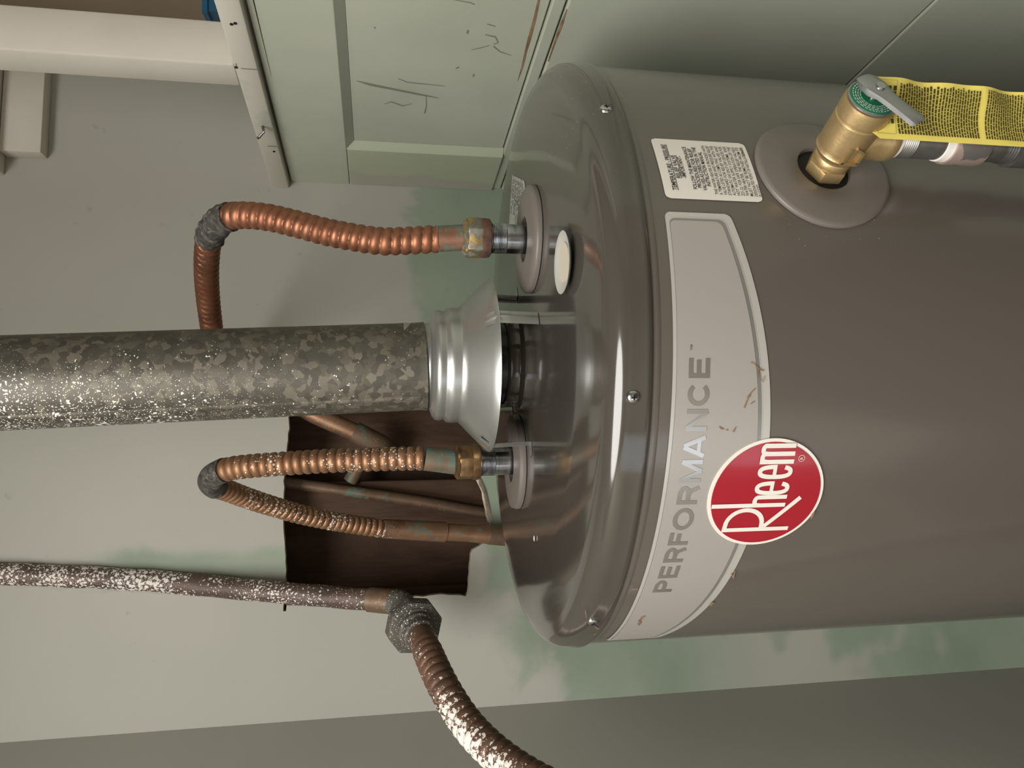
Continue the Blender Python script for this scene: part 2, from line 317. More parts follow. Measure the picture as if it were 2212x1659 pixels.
# text to flat polygons
def text2d(txt, bold=0.0, space=1.0):
    cu = bpy.data.curves.new('t', 'FONT'); cu.body = txt; cu.size = 1; cu.offset = bold; cu.space_character = space; cu.resolution_u = 3; cu.fill_mode = 'FRONT'
    o = bpy.data.objects.new('t', cu); C.objects.link(o); dg = bpy.context.evaluated_depsgraph_get(); me = bpy.data.meshes.new_from_object(o.evaluated_get(dg))
    vv = [(v.co.x, v.co.y) for v in me.vertices]; ff = [tuple(p.vertices) for p in me.polygons]
    bpy.data.objects.remove(o); bpy.data.curves.remove(cu); bpy.data.meshes.remove(me); return vv, ff
def put_text(bm, txt, x, y, w_, h_, fn, bold=0.0, space=1.0, align='L', slant=0):
    vv, ff = text2d(txt, bold, space)
    if not vv: return
    x0 = min(v[0] for v in vv); x1 = max(v[0] for v in vv); cap = .70
    sx = w_ / (x1 - x0); sy = h_ / cap
    q = [bm.verts.new(fn(x + (v[0] - x0) * sx, y + v[1] * sy)) for v in vv]
    for f in ff:
        try: bm.faces.new([q[i] for i in f])
        except ValueError: pass
def stroke(bm, pts, w_, fn):
    """ribbon of width w_ through 2-D pts, mapped by fn"""
    n = len(pts); l = []; r = []
    for i, p in enumerate(pts):
        a = Vector(pts[max(i - 1, 0)]); b = Vector(pts[min(i + 1, n - 1)]); d = (b - a).normalized(); nn = Vector((-d.y, d.x))
        ww = w_ if not isinstance(w_, (list, tuple)) else w_[i]
        l.append(bm.verts.new(fn(*(Vector(p) + nn * ww / 2)))); r.append(bm.verts.new(fn(*(Vector(p) - nn * ww / 2))))
    for i in range(n - 1): bm.faces.new((l[i], r[i], r[i + 1], l[i + 1]))

# ================================================================== SETTING
def struct(name, bm, mat, parent=None, **k):
    o = build(name, bm, mat, parent, **k)
    if not parent: o['kind'] = 'structure'
    return o
# back wall with a ragged cut-out for the plumbing
hole_px = [(640, 775), (618, 850), (622, 890), (624, 925), (619, 965), (616, 1005), (613, 1040), (612, 1090), (611, 1135), (614, 1175), (617, 1215), (618, 1262), (613, 1290), (611, 1321), (617, 1319), (619, 1306), (640, 1309), (668, 1304), (720, 1301), (780, 1296), (840, 1291), (900, 1289), (955, 1284), (1006, 1288), (1011, 1280), (1014, 1240), (1016, 1196), (1022, 1186), (1048, 1172), (1061, 1142), (1059, 1110), (1051, 1078), (1043, 1050), (1032, 1024), (1060, 1000), (1086, 960), (1092, 880), (1090, 800), (1000, 772), (820, 762)]
hole = []
random.seed(3)
for i, p in enumerate(hole_px):
    q = hole_px[(i + 1) % len(hole_px)]; n = max(1, int(math.hypot(q[0] - p[0], q[1] - p[1]) / 12))
    for k in range(n): hole.append(onB(p[0] + (q[0] - p[0]) * k / n + random.uniform(-1.3, 1.3), p[1] + (q[1] - p[1]) * k / n + random.uniform(-1.3, 1.3)))
XL, XR = -.468, .42
def bw(x, z, off=0): return BP + BR * (x / math.cos(BA)) - BN * off + Vector((0, 0, z))
outer = [bw(XL, -Z0), bw(XR, -Z0), bw(XR, 1.14), bw(XL, 1.14)]
bm = bmesh.new(); es = []
for loop in (outer, hole):
    vs_ = [bm.verts.new(p) for p in loop]
    for i in range(len(vs_)): es.append(bm.edges.new((vs_[i], vs_[(i + 1) % len(vs_)])))
bmesh.ops.triangle_fill(bm, use_beauty=True, use_dissolve=False, edges=es, normal=-BN)
bmesh.ops.recalc_face_normals(bm, faces=bm.faces)
if sum(f.normal.dot(BN) for f in bm.faces) > 0: bmesh.ops.reverse_faces(bm, faces=bm.faces)
wall = struct('wall_back', bm, 'wall_paint', smooth=0)
bm = bmesh.new()
grid(bm, [hole, [p + BN * .013 for p in hole]]); struct('broken_edge', bm, 'gypsum', wall, smooth=0)
random.seed(4); bm = bmesh.new(); rows = []
for x, y, o in ((1028, 1020, .001), (1036, 1034, .004), (1042, 1048, .006), (1047, 1062, .0065), (1051, 1078, .006), (1055, 1096, .0055), (1058, 1112, .004), (1060, 1128, .002)):
    rows.append([onB(x + 5, y + 2, .0003), onB(x + 1, y, o * .6), onB(x - 5 + random.uniform(-1.5, 1.5), y, o), onB(x - 8 + random.uniform(-2, 2), y, o * .4)])
grid(bm, rows, closed_u=False); struct('torn_paper', bm, 'gypsum', wall, smooth=60)
# wall cavity behind the cut-out
def cavbox():
    bm = bmesh.new(); x0, x1, z0, z1 = -.36, .12, -.03, .32; d = .095
    pts = [bw(x0, z0, -.0131), bw(x1, z0, -.0131), bw(x1, z1, -.0131), bw(x0, z1, -.0131)]; bk = [p + BN * d for p in pts]
    for i in range(4): bm.faces.new([bm.verts.new(q) for q in (pts[i], pts[(i + 1) % 4], bk[(i + 1) % 4], bk[i])])
    bm.faces.new([bm.verts.new(q) for q in bk]); return bm
struct('cavity_lining', cavbox(), 'wood', wall, smooth=0)
for (x0, x1, z0, z1, o) in ((-.36, -.315, -.03, .32, -.075), (-.215, -.165, -.03, .32, -.06)):
    struct('stud', boxf(bw(x0, z0, o), bw(x1, z0, o) - bw(x0, z0, o), BN * .04, Vector((0, 0, z1 - z0)), .002), 'wood', wall, smooth=0)
# left wall
cl_ = bw(-.4605, 0); la = math.radians(19); LD = Vector((-math.sin(la), -math.cos(la), 0))
a = cl_.copy(); a.z = 0; b = a + LD * .6
bm = prism(bmesh.new(), [a + BN * .0, b, b + Vector((0, 0, 2.52)), a + Vector((0, 0, 2.52))], Vector((-.1, 0, 0))); struct('wall_left', bm, 'plain_wall_paint', smooth=0)
# right partition: frame-and-panel wainscot under a white cap rail
RB = math.radians(12.9); RE = Vector((-math.sin(RB), math.cos(RB), 0)); RO = Vector((-math.cos(RB), -math.sin(RB), 0))
RC = onB(850, 402); RC.z = Z0
def rw(a, o, z): return RC - RE * a + RO * o + Vector((0, 0, z))
def rbox(a0, a1, o0, o1, z0, z1, bev=.0012): return boxf(rw(a0, o0, z0), rw(a1, o0, z0) - rw(a0, o0, z0), rw(a0, o1, z0) - rw(a0, o0, z0), Vector((0, 0, z1 - z0)), bev)
AL = .92
wr = struct('wall_right', rbox(-.03, AL, -.075, -.0125, -Z0, .281, 0), 'sage', smooth=0)
struct('rail', rbox(.0, AL, -.012, 0, .2, .278), 'sage', wr, smooth=0)
struct('stile', rbox(.0, .1, -.012, .0005, -.0005, .1995), 'stile', wr, smooth=0)
struct('panel', rbox(.109, AL, -.012, -.0075, .001, .1905), 'sage', wr, smooth=0)
# bevelled mouldings round the recessed panel
bm = prism(bmesh.new(), [rw(.1, 0, .2), rw(.109, -.0075, .1905), rw(.109, -.012, .1905), rw(.1, -.012, .2)], rw(AL, 0, .2) - rw(.1, 0, .2)); struct('moulding', bm, 'sage', wr, smooth=0)
bm = prism(bmesh.new(), [rw(.1, .0005, 0), rw(.109, -.0075, 0), rw(.109, -.012, 0), rw(.1, -.012, 0)], Vector((0, 0, .2))); struct('moulding', bm, 'stile', wr, smooth=0)
struct('rail', rbox(0, AL, -.012, -.003, -.0125, -.0005), 'sage', wr, smooth=0)
struct('board', rbox(0, AL, -.012, -.001, -.36, -.0145, .0018), 'sage', wr, smooth=0)
struct('board', rbox(0, AL, -.012, -.001, -Z0, -.362, .0018), 'sage', wr, smooth=0)
# scuffs and rust runs on the painted panel
def rp(x, y, o=.0003, a_panel=True): return onP(x, y, RC + RO * (o - .0075 if a_panel else o), RO)
bm = bmesh.new()
for pts, ww in [([(771, 175), (800, 183), (850, 193), (900, 203), (948, 212)], [1, 5, 4, 4, 1]), ([(665, 152), (680, 148), (697, 143)], [1, 4, 2]), ([(668, 115), (671, 100), (674, 88)], [1, 4, 2]),
                ([(1009, 73), (1011, 65)], 4), ([(1048, 75), (1070, 80), (1076, 92), (1066, 96)], [2, 3, 3, 2]), ([(1018, 108), (1040, 103), (1058, 98)], [1, 2, 1]), ([(1066, 100), (1080, 112), (1105, 120)], [3, 2, 1]),
                ([(1025, 10), (1016, 6), (960, -4)], [2, 2, 1]), ([(1052, 52), (1070, 57)], 2), ([(920, 205), (921, 230), (917, 245)], [1, 2, 3]), ([(860, 170), (880, 178), (960, 186)], [1, 2, 1]), ([(830, 225), (845, 220), (870, 229), (890, 224)], [1, 2, 2, 1]),
                ([(985, 148), (992, 145)], 3), ([(1024, 160), (1022, 166)], 3), ([(808, 61), (811, 59)], 3)]:
    bm = bmesh.new(); stroke(bm, pts, ww, rp); build('scuff_mark', bm, 'scratch', wr, smooth=0)
for pts, ww in [([(1164, 0), (1155, 40), (1143, 85), (1136, 110), (1128, 145), (1118, 175)], [5, 6, 7, 5, 4, 1])]:
    bm = bmesh.new(); stroke(bm, pts, ww, lambda x, y: rp(x, y, .0004)); build('rust_run', bm, 'rust', wr, smooth=0)
for pts, ww in [([(1224, 20), (1212, 55), (1198, 92), (1184, 133)], [2, 6, 4, 2])]:
    bm = bmesh.new(); stroke(bm, pts, ww, lambda x, y: rp(x, y, .0005 - .001, False)); build('rust_run', bm, 'rust', wr, smooth=0)
# cap rail, a 2 x 2 post on it and a bent nail
cap = struct('trim_1', rbox(-.005, AL, -.09, .010, .281, .304, .0025), 'trim', smooth=30)
struct('shadow_gap', prism(bmesh.new(), [rw(.25, .0004, .2716), rw(AL, .0004, .2690), rw(AL, .0004, .2738)], RO * -.004), 'gap', cap, smooth=0)
bm = T([rp(566, 268, .006, False), rp(570, 285, .02, False), rp(560, 296, .024, False), rp(556, 299, .026, False)], .0016, 8); build('nail', bm, 'iron', cap, label='rusty bent nail')
for x, y in ((500, 52), (508, 50), (510, 145), (592, 327)): build('nail_hole', lathe(bmesh.new(), [(0, 0), (.0016, 0), (.0016, .0006), (0, .0006)], rp(x, y, .0102, False), RO, 10), 'gap', cap)
for pts in ([(520, 148), (557, 151)], [(578, 316), (598, 317)], [(509, 137), (512, 149)]):
    bm = bmesh.new(); stroke(bm, pts, 1.6, lambda x, y: rp(x, y, .0104, False)); build('crack', bm, 'scratch', cap, smooth=0)
struct('trim_2', rbox(.240, .278, -.041, .0085, .304, 1.14, .003), 'post', smooth=30)
# stepped wooden ledge on the back wall beyond the partition
def bbox(x0, x1, off, z0, z1, bev=.002): return boxf(bw(x0, z0, 0), bw(x1, z0) - bw(x0, z0), -BN * off, Vector((0, 0, z1 - z0)), bev)
struct('trim_3', bbox(.256, .418, .022, .586, .635), 'post', smooth=30)
struct('trim_4', bbox(.232, .418, .046, .636, .70), 'post', smooth=30)
# far side beyond the partition, room shell behind the camera
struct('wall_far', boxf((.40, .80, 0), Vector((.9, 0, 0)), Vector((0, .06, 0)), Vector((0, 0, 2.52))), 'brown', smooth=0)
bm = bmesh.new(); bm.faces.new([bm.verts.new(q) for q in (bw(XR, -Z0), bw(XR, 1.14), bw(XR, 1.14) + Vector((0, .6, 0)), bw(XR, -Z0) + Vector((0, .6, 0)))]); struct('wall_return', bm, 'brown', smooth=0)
struct('floor', boxf((-1.3, -2.9, -.05), Vector((2.65, 0, 0)), Vector((0, 4.0, 0)), Vector((0, 0, .05))), 'floor', smooth=0)
struct('floor_reflector', boxf((-1.24, -2.4, 0), Vector((.62, 0, 0)), Vector((0, 1.1, 0)), Vector((0, 0, .006))), 'post', smooth=0)  # unseen pale slab, added to give the heater a light band in its reflections
struct('ceiling', boxf((-1.3, -2.9, 2.52), Vector((2.65, 0, 0)), Vector((0, 4.0, 0)), Vector((0, 0, .05))), 'ceiling', smooth=0)
wl = struct('wall_outer_left', boxf((-1.30, -1.65, 0), Vector((.05, 0, 0)), Vector((0, 2.75, 0)), Vector((0, 0, 2.52))), 'room_paint', smooth=0)
for y, ln, z, h in ((-2.9, .2, 0, 2.52), (-2.7, 1.05, 2.14, .38)): struct('wall_section', boxf((-1.30, y, z), Vector((.05, 0, 0)), Vector((0, ln, 0)), Vector((0, 0, h))), 'room_paint', wl, smooth=0)
struct('wall_outer_right', boxf((1.30, -2.9, 0), Vector((.05, 0, 0)), Vector((0, 4.0, 0)), Vector((0, 0, 2.52))), 'room_paint', smooth=0)
struct('wall_front', boxf((-1.3, -2.95, 0), Vector((2.65, 0, 0)), Vector((0, .05, 0)), Vector((0, 0, 2.52))), 'room_paint', smooth=0)
win = struct('door_1', boxf((-1.285, -2.7, .0), Vector((.006, 0, 0)), Vector((0, 1.05, 0)), Vector((0, 0, 2.14))), 'window_glass', smooth=0)
for y, ln, z, h in ((-2.7, .05, 0, 2.14), (-1.70, .05, 0, 2.14), (-2.7, 1.05, 0, .07), (-2.7, 1.05, 2.07, .07)): struct('door_frame', boxf((-1.30, y, z), Vector((.06, 0, 0)), Vector((0, ln, 0)), Vector((0, 0, h))), 'post', win, smooth=0)
struct('baseboard_left', boxf((-1.25, -1.64, 0), Vector((.014, 0, 0)), Vector((0, 1.1, 0)), Vector((0, 0, .12)), .003), 'post', smooth=30)
struct('baseboard_right', boxf((1.286, -2.9, 0), Vector((.014, 0, 0)), Vector((0, 2.4, 0)), Vector((0, 0, .12)), .003), 'post', smooth=30)
# the closet's door casing and the ceiling lamp
lamp = empty('ceiling_lamp', (LX, LY, 2.52), 'round flush ceiling lamp above the room in front of the heater', 'lamp')
build('lamp_base', L([(0, -.002), (.72, -.002), (.72, -.030), (.705, -.032), (.705, -.002)], (LX, LY, 2.52), seg=48, caps=False), 'post', lamp)

# ================================================================== WATER HEATER
RJ = .2525
heater = empty('water_heater', (0, 0, 0), 'tall taupe enamelled gas water heater with glossy lid, silver band and red round badge', 'water heater')
def cylp(az, z, off=0.0, R=.2527): a = math.radians(az); return V((R + off) * math.sin(a), -(R + off) * math.cos(a), z)
def cyl_xy(az0, z0, off): return lambda x, y: cylp(az0 + math.degrees(x / .254), z0 + y, off)
build('jacket', L([(.245, .012), (RJ, .010), (RJ, -1.30), (.24, -1.32), (0, -1.32)], V(0, 0, 0), seg=180, caps=False), 'taupe_enamel', heater)
for k in range(3): build('foot', lathe(bmesh.new(), [(0, -1.38), (.02, -1.38), (.022, -1.30), (0, -1.30)], V(.18 * math.sin(k * 2.094), .18 * math.cos(k * 2.094), 0), seg=16), 'taupe_enamel', heater)
build('lid', L([(.03, .0265), (.10, .0265), (.185, .0265), (.192, .0264), (.215, .0252), (.236, .0236), (.2445, .0222), (.2495, .0190), (.2528, .0140), (.2541, .0085), (.2543, .003), (.2551, .0008), (.2554, -.0014), (.2546, -.0032), (.2528, -.0036), (.2520, -.003)], V(0, 0, 0), seg=180, caps=False), 'lid_enamel', heater)
build('seam_lip', L([(.2524, -.0040), (.2529, -.0050), (.2531, -.0065), (.2529, -.0085), (.2524, -.0100)], V(0, 0, 0), seg=180, caps=False), 'taupe_enamel', heater)
for az in (-5.2, 41.6, -47.9, 105, 165, -110, -160):
    n = Vector((math.sin(math.radians(az)), -math.cos(math.radians(az)), 0)); o = cylp(az, .0081, 0, .2541)
    sr = build('screw', L([(0, .0022), (.0018, .0021), (.0034, .0014), (.0042, .0004), (.0044, -.001), (.0044, -.004)], o, n, 28), 'chrome', heater)
    a_, u_, v_ = frame(n); bm = bmesh.new()
    for q, w_ in ((u_, v_), (v_, u_)): prism(bm, [o + a_ * .0019 + q * .0017 + w_ * .0005, o + a_ * .0019 - q * .0017 + w_ * .0005, o + a_ * .0019 - q * .0017 - w_ * .0005, o + a_ * .0019 + q * .0017 - w_ * .0005], a_ * .0005)
    build('cross_slot', bm, 'gap', sr, smooth=0)
# flue outlet on the lid
build('flue_collar', L([(.046, .026), (.0462, .031), (.0452, .034), (.0425, .0353), (.0408, .038), (.0405, .043), (.0412, .046), (.0405, .0475), (.0385, .0475), (.0385, .026)], V(-.004, 0, 0), seg=72, caps=False), 'lid_enamel', heater)
build('flue_tube', L([(.037, .020), (.037, .075), (.035, .075), (.035, .02)], V(-.004, 0, 0), seg=48, caps=False), 'flue', heater)
bm = L([(0, 0), (.005, 0), (.005, .0008), (0, .0008)], V(-.004 + .003, -.0372, .0545), (.05, -1, 0), 20); build('flue_hole', bm, 'black', heater)
# water nipples with plastic escutcheons
NR, NL = (.1045, -.030), (-.1000, .030)
for (x, y), r in ((NR, .0472), (NL, .0455)):
    es_ = build('pipe_escutcheon', L([(.0195, .0266), (.0195, .0335), (.0205, .0345), (.0400, .0338), (.0445, .0330), (r - .0006, .0312), (r, .0300), (r, .0270), (r - .002, .0266)], V(x, y, 0), seg=72, caps=False), 'taupe_plastic', heater)
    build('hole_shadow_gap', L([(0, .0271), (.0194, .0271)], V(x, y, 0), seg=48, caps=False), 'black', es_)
    thr = [(.0128, .027)]; z = .050
    thr += [(.0128, .048)]
    while z < .066: thr += [(.0128, z), (.0133, z + .0006), (.0128, z + .0012)]; z += .0013
    thr += [(.0125, .068), (.010, .068)]
    build('nipple', L(thr, V(x, y, 0), seg=40, caps=False), 'zinc', heater)
# foil label on the lid
A_, B_, D_ = onZ(1107, 378, .0268), onZ(1135, 392, .0268), onZ(1100, 485, .0268)
fl = lambda u, v: A_ + (B_ - A_) * u + (D_ - A_) * v + Vector((0, 0, 0))
lb = build('lid_label', prism(bmesh.new(), [fl(*q) for q in ((0, 0), (.92, .0), (1, .08), (1, 1), (0, 1))], Vector((0, 0, .0002))), 'foil', heater, smooth=0)
bm = bmesh.new(); random.seed(5)
for k in range(9):
    v = .06
    while v < .5 + .3 * random.random():
        l = random.uniform(.04, .12); stroke(bm, [(.12 + k * .09, v), (.12 + k * .09, v + l)], .03, lambda u, q: fl(u, q) + Vector((0, 0, .0004))); v += l + .03
build('printed_text', bm, 'grey_ink', lb, smooth=0)
# ---- silver band decal
def zbot(az): return -.0848 + 1.42e-5 * (az + 20) ** 2
def decal(name, az0, az1, zt, zb, off, mat, parent, cr=0.0, label=None):
    bm = bmesh.new(); rows = []; n = 90
    for i in range(n + 1):
        az = az0 + (az1 - az0) * (.5 - .5 * math.cos(math.pi * i / n)); e = min(az - az0, az1 - az) * math.pi / 180 * .254; t, b_ = zt(az), zb(az)
        if e < cr: k = cr - math.sqrt(max(cr * cr - (cr - e) ** 2, 0)); t -= k; b_ += k
        rows.append([cylp(az, t + (b_ - t) * j / 4, off) for j in range(5)])
    grid(bm, rows, closed_u=False); return build(name, bm, mat, parent, label=label)
band = decal('band_decal', -61.5, 21.4, lambda a: -.0168, zbot, .0004, 'decal_border', heater, .004, 'silver decal band with a pale border')
decal('band_line', -60.7, 20.6, lambda a: -.0190, lambda a: zbot(a) + .0052, .0006, 'decal_border', band, .004)
decal('band_line', -60.5, 20.4, lambda a: -.0191, lambda a: zbot(a) + .0060, .0007, 'decal_line', band, .004)
decal('band_field', -60.3, 20.0, lambda a: -.0193, lambda a: zbot(a) + .0086, .0009, 'decal', band, .004)
bm = bmesh.new(); fn = cyl_xy(-39.4, -.0405, .0012)
def letter(ch, a0, a1, h=.0137, t=.0029):
    x0 = math.radians(a0 + 39.4) * .254; w_ = math.radians(a1 - a0) * .254; q = t / 2
    def st(pts, tt=t): stroke(bm, [(x0 + px, py) for px, py in pts], tt, fn)
    def bowl(): st([(0, h - q), (w_ * .5, h - q)] + [(w_ * .5 + (w_ * .5 - q) * math.sin(a), h * .735 - q * .5 + (h * .265 - q * .5) * math.cos(a)) for a in [math.pi * k / 10 for k in range(1, 10)]] + [(w_ * .5, h * .47 - q * .0), (0, h * .47)])
    if ch in 'PREF': st([(q, 0), (q, h)])
    if ch in 'PR': bowl()
    if ch == 'R': st([(w_ * .52, h * .47), (w_ * .74, h * .36), (w_ * .80, h * .22), (w_ - q * .8, 0)])
    if ch in 'EF': st([(0, h - q), (w_, h - q)]); st([(0, h * .52), (w_ * .92, h * .52)])
    if ch == 'E': st([(0, q), (w_, q)])
    if ch in 'OC':
        r0, r1 = (0, 2 * math.pi) if ch == 'O' else (math.radians(38), math.radians(322))
        st([(w_ / 2 + (w_ / 2 - q) * math.cos(r0 + (r1 - r0) * k / 32), h / 2 + (h / 2 - q + .0002) * math.sin(r0 + (r1 - r0) * k / 32)) for k in range(33)])
    if ch in 'MN': st([(q, 0), (q, h)]); st([(w_ - q, 0), (w_ - q, h)])
    if ch == 'N': st([(q, h), (w_ - q, 0)])
    if ch == 'M': st([(q, h), (w_ / 2, 0)], t * .95); st([(w_ - q, h), (w_ / 2, 0)], t * .95)
    if ch == 'A': st([(q * .9, 0), (w_ / 2 - q * .25, h)]); st([(w_ - q * .9, 0), (w_ / 2 + q * .25, h)]); st([(w_ * .24, h * .27), (w_ * .76, h * .27)], t * .85)
for ch, a0, a1 in (('P', -39.5, -36.5), ('E', -35.9, -33.15), ('R', -32.3, -29.3), ('F', -28.75, -26.4), ('O', -25.9, -22.05), ('R', -21.4, -18.4), ('M', -17.85, -14.3), ('A', -14.05, -10.65), ('N', -10.05, -6.95), ('C', -6.5, -3.2), ('E', -2.6, .15)): letter(ch, a0, a1)
put_text(bm, 'TM', .180, .0115, .0035, .0016, fn, .01)
build('band_lettering', bm, 'mirror_print', band, smooth=0, label='mirror silver capital lettering')
def cylpx(x, y, off=.0013):
    d = ray(x, y); R = .2527; o = CAM; a = d.x ** 2 + d.y ** 2; b_ = o.x * d.x + o.y * d.y; q = b_ * b_ - a * (o.x ** 2 + o.y ** 2 - R * R)
    p = o + d * ((-b_ - math.sqrt(max(q, 0))) / a); n = Vector((p.x, p.y, 0)).normalized(); return p + n * off
bm = bmesh.new()
for pts, ww in [([(1552, 920), (1556, 924), (1562, 926)], [2, 4, 2]), ([(1567, 927), (1571, 928)], 3), ([(1582, 932), (1585, 927), (1588, 921)], [4, 3, 2]), ([(1620, 782), (1628, 786), (1634, 793), (1641, 798), (1648, 801)], [4, 2, 3, 3, 3]), ([(1637, 800), (1639, 815), (1646, 826), (1650, 812)], [3, 2, 1.5, 1.5]),
                ([(1606, 880), (1613, 862), (1620, 852)], [3, 2, 2]), ([(1612, 858), (1622, 846), (1630, 838)], [2, 2, 2]), ([(1620, 872), (1628, 866)], 2), ([(1380, 1340), (1385, 1332), (1393, 1327)], [6, 4, 2]), ([(1378, 1346), (1384, 1340)], 5),
                ([(1578, 1236), (1582, 1246), (1586, 1230)], [3, 4, 2]), ([(1533, 1305), (1537, 1300), (1541, 1299)], [3, 5, 2])]:
    bm = bmesh.new(); stroke(bm, pts, ww, cylpx); build('rust_stain', bm, 'rust', band, smooth=0)
for pts, ww in [([(1285, 1347), (1291, 1352), (1296, 1350)], [3, 4, 3]), ([(1282, 1364), (1285, 1362)], 4), ([(1263, 1312), (1264, 1322), (1266, 1330)], 1.5), ([(1364, 1136), (1367, 1130)], 3), ([(1329, 1277), (1332, 1270)], 3), ([(1362, 1268), (1375, 1266)], 2)]:
    bm = bmesh.new(); stroke(bm, pts, ww, lambda x, y: cylpx(x, y, .0024)); build('rust_stain', bm, 'rust', heater, smooth=0)
# ---- round red badge
BAZ, BZ, BRAD = -20.2, -.0873, .0397
def disc(name, r, off, mat, parent, label=None):
    bm = bmesh.new(); fn = cyl_xy(BAZ, BZ, off); n = 72; rings = [[fn(r * k / 8 * math.cos(2 * math.pi * i / n), r * k / 8 * math.sin(2 * math.pi * i / n)) for i in range(n)] for k in range(0, 9)]
    rings.append([cyl_xy(BAZ, BZ, 0)(r * math.cos(2 * math.pi * i / n), r * math.sin(2 * math.pi * i / n)) for i in range(n)])
    grid(bm, rings); return build(name, bm, mat, parent, label=label)
badge = disc('brand_badge', BRAD, .0014, 'badge_white', heater, 'round red badge with a white rim')
disc('badge_field', BRAD - .0023, .0018, 'red', badge)
bm = bmesh.new(); fn = cyl_xy(BAZ, BZ, .0022); d2x = lambda az: math.radians(az - BAZ) * .254; d2y = lambda z: z - BZ
LW = .0031
xs = d2x(-26.15) + .0006; yt = d2y(-.0640); yb = d2y(-.1085)
stroke(bm, [(xs, yt + .0025), (xs, yt - .012), (xs, yt - .024), (xs, yt - .036), (xs, yb)], LW, fn)                      # stem of the R
bowl = [(xs, yt + .0010)] + [(xs + .0030 + .0125 * math.sin(t) ** .9 if t < 3.1 else xs, yt - .0118 + .0128 * math.cos(t)) for t in [math.pi * k / 16 for k in range(1, 16)]] + [(xs, yt - .0249)]
stroke(bm, bowl, LW, fn)
lx0, ly0, lx1, ly1 = xs + .0020, yt - .0262, d2x(-20.55), d2y(-.1115)
stroke(bm, [(lx0 + (lx1 - lx0) * k / 6, ly0 + (ly1 - ly0) * k / 6) for k in range(7)], LW, fn)
# tall condensed 'heem', the h reaching up to the rim
hx = d2x(-21.75); xb = d2y(-.1018); xh = .0235; sw = .0030
stroke(bm, [(hx, d2y(-.0508)), (hx, d2y(-.066)), (hx, d2y(-.082)), (hx, xb)], sw, fn)
def arch(x0, wd, n=1):
    for k in range(n):
        xa = x0 + wd * k; r = wd / 2
        stroke(bm, [(xa, xb + xh - r - .003), (xa + .0003, xb + xh - r)] + [(xa + r - (r) * math.cos(t), xb + xh - r - .0006 + (r - sw * .5 + .0006) * math.sin(t)) for t in [math.pi * q / 10 for q in range(1, 10)]] + [(xa + wd, xb + xh - r), (xa + wd, xb + xh * .45), (xa + wd, xb)], sw, fn)
arch(hx, .0060)
def e_letter(x0, wd):
    cx = x0 + wd / 2; cyy = xb + xh / 2; rx = wd / 2 - sw / 2; ry = xh / 2 - sw / 2 + .0002
    pts = [(cx + rx, cyy + .0003)] + [(cx + rx * math.copysign(abs(math.cos(t)) ** .75, math.cos(t)), cyy + ry * math.copysign(abs(math.sin(t)) ** .8, math.sin(t))) for t in [(.12 + k * .1) for k in range(0, 57)] if t < 2 * math.pi - .55]
    stroke(bm, pts, sw, fn); stroke(bm, [(cx - rx, cyy + .0003), (cx, cyy + .0003), (cx + rx + sw / 2, cyy + .0003)], sw * .85, fn)
e_letter(d2x(-20.05), .0100); e_letter(d2x(-17.45), .0100)
mx = d2x(-14.75); stroke(bm, [(mx, xb + xh), (mx, xb + xh / 2), (mx, xb)], sw, fn); arch(mx, .0054, 2)
put_text(bm, 'R', d2x(-14.45), d2y(-.1078), .0016, .0021, fn, .0)
stroke(bm, [(d2x(-14.45) + .0008 + .0021 * math.cos(t), d2y(-.1078) + .0010 + .0021 * math.sin(t)) for t in [2 * math.pi * k / 20 for k in range(21)]], .0003, fn)
build('badge_lettering', bm, 'badge_white', badge, smooth=0)
bm = bmesh.new(); stroke(bm, [(1748, 1117), (1752, 1108), (1756, 1102)], [2, 5, 2], lambda x, y: cylpx(x, y, .0021)); build('rust_stain', bm, 'rust', badge, smooth=0)
# ---- relief valve notice
def rrect(w_, h_, r, n=6):
    P = []
    for cx, cyy, a0 in ((w_ - r, h_ - r, 0), (r, h_ - r, 90), (r, r, 180), (w_ - r, r, 270)):
        P += [(cx + r * math.cos(math.radians(a0 + 90 * k / n)), cyy + r * math.sin(math.radians(a0 + 90 * k / n))) for k in range(n + 1)]
    return P
LWD, LHT = .0512, .0662
def lab(off): 
    def f(x, y): t = x / LWD - .5; return cylp(23.65 + math.degrees(x / .254), -.0848 + y - t * .0018 * -1 + .0003, off)
    return f
bm = bmesh.new(); outl = rrect(LWD, LHT, .0035); fn = lab(.0005)
cols = 14
for i in range(cols):
    x0, x1 = LWD * i / cols, LWD * (i + 1) / cols
    def ext(x):
        r = .0035; e = min(x, LWD - x); k = r - math.sqrt(max(r * r - (r - e) ** 2, 0)) if e < r else 0; return k, LHT - k
    pts = []
    sub = [x0 + (x1 - x0) * k / 4 for k in range(5)]
    for q in range(4):
        a, b_ = sub[q], sub[q + 1]; (la0, la1), (lb0, lb1) = ext(a), ext(b_)
        bm.faces.new([bm.verts.new(fn(*p)) for p in ((a, la0), (b_, lb0), (b_, lb1), (a, la1))])
notice = build('relief_valve_notice', bm, 'label', heater, smooth=0, label='white printed notice with rounded corners')
bm = bmesh.new(); fn = lab(.0008)
def line(txt, y, h_, x0, x1, bold=.0): put_text(bm, txt, x0, y, x1 - x0, h_, fn, bold)
B1 = .014
line('TEMPERATURE - PRESSURE', .0575, .0030, .0062, .0452, B1); line('RELIEF VALVE', .0531, .0030, .0160, .0355, B1); line('-IMPORTANT-', .0492, .0027, .0162, .0350, B1)
for y, x0, x1 in ((.0568, .0062, .0452), (.0524, .0160, .0355)): stroke(bm, [(x0, y), ((x0 + x1) / 2, y), (x1, y)], .0004, fn)
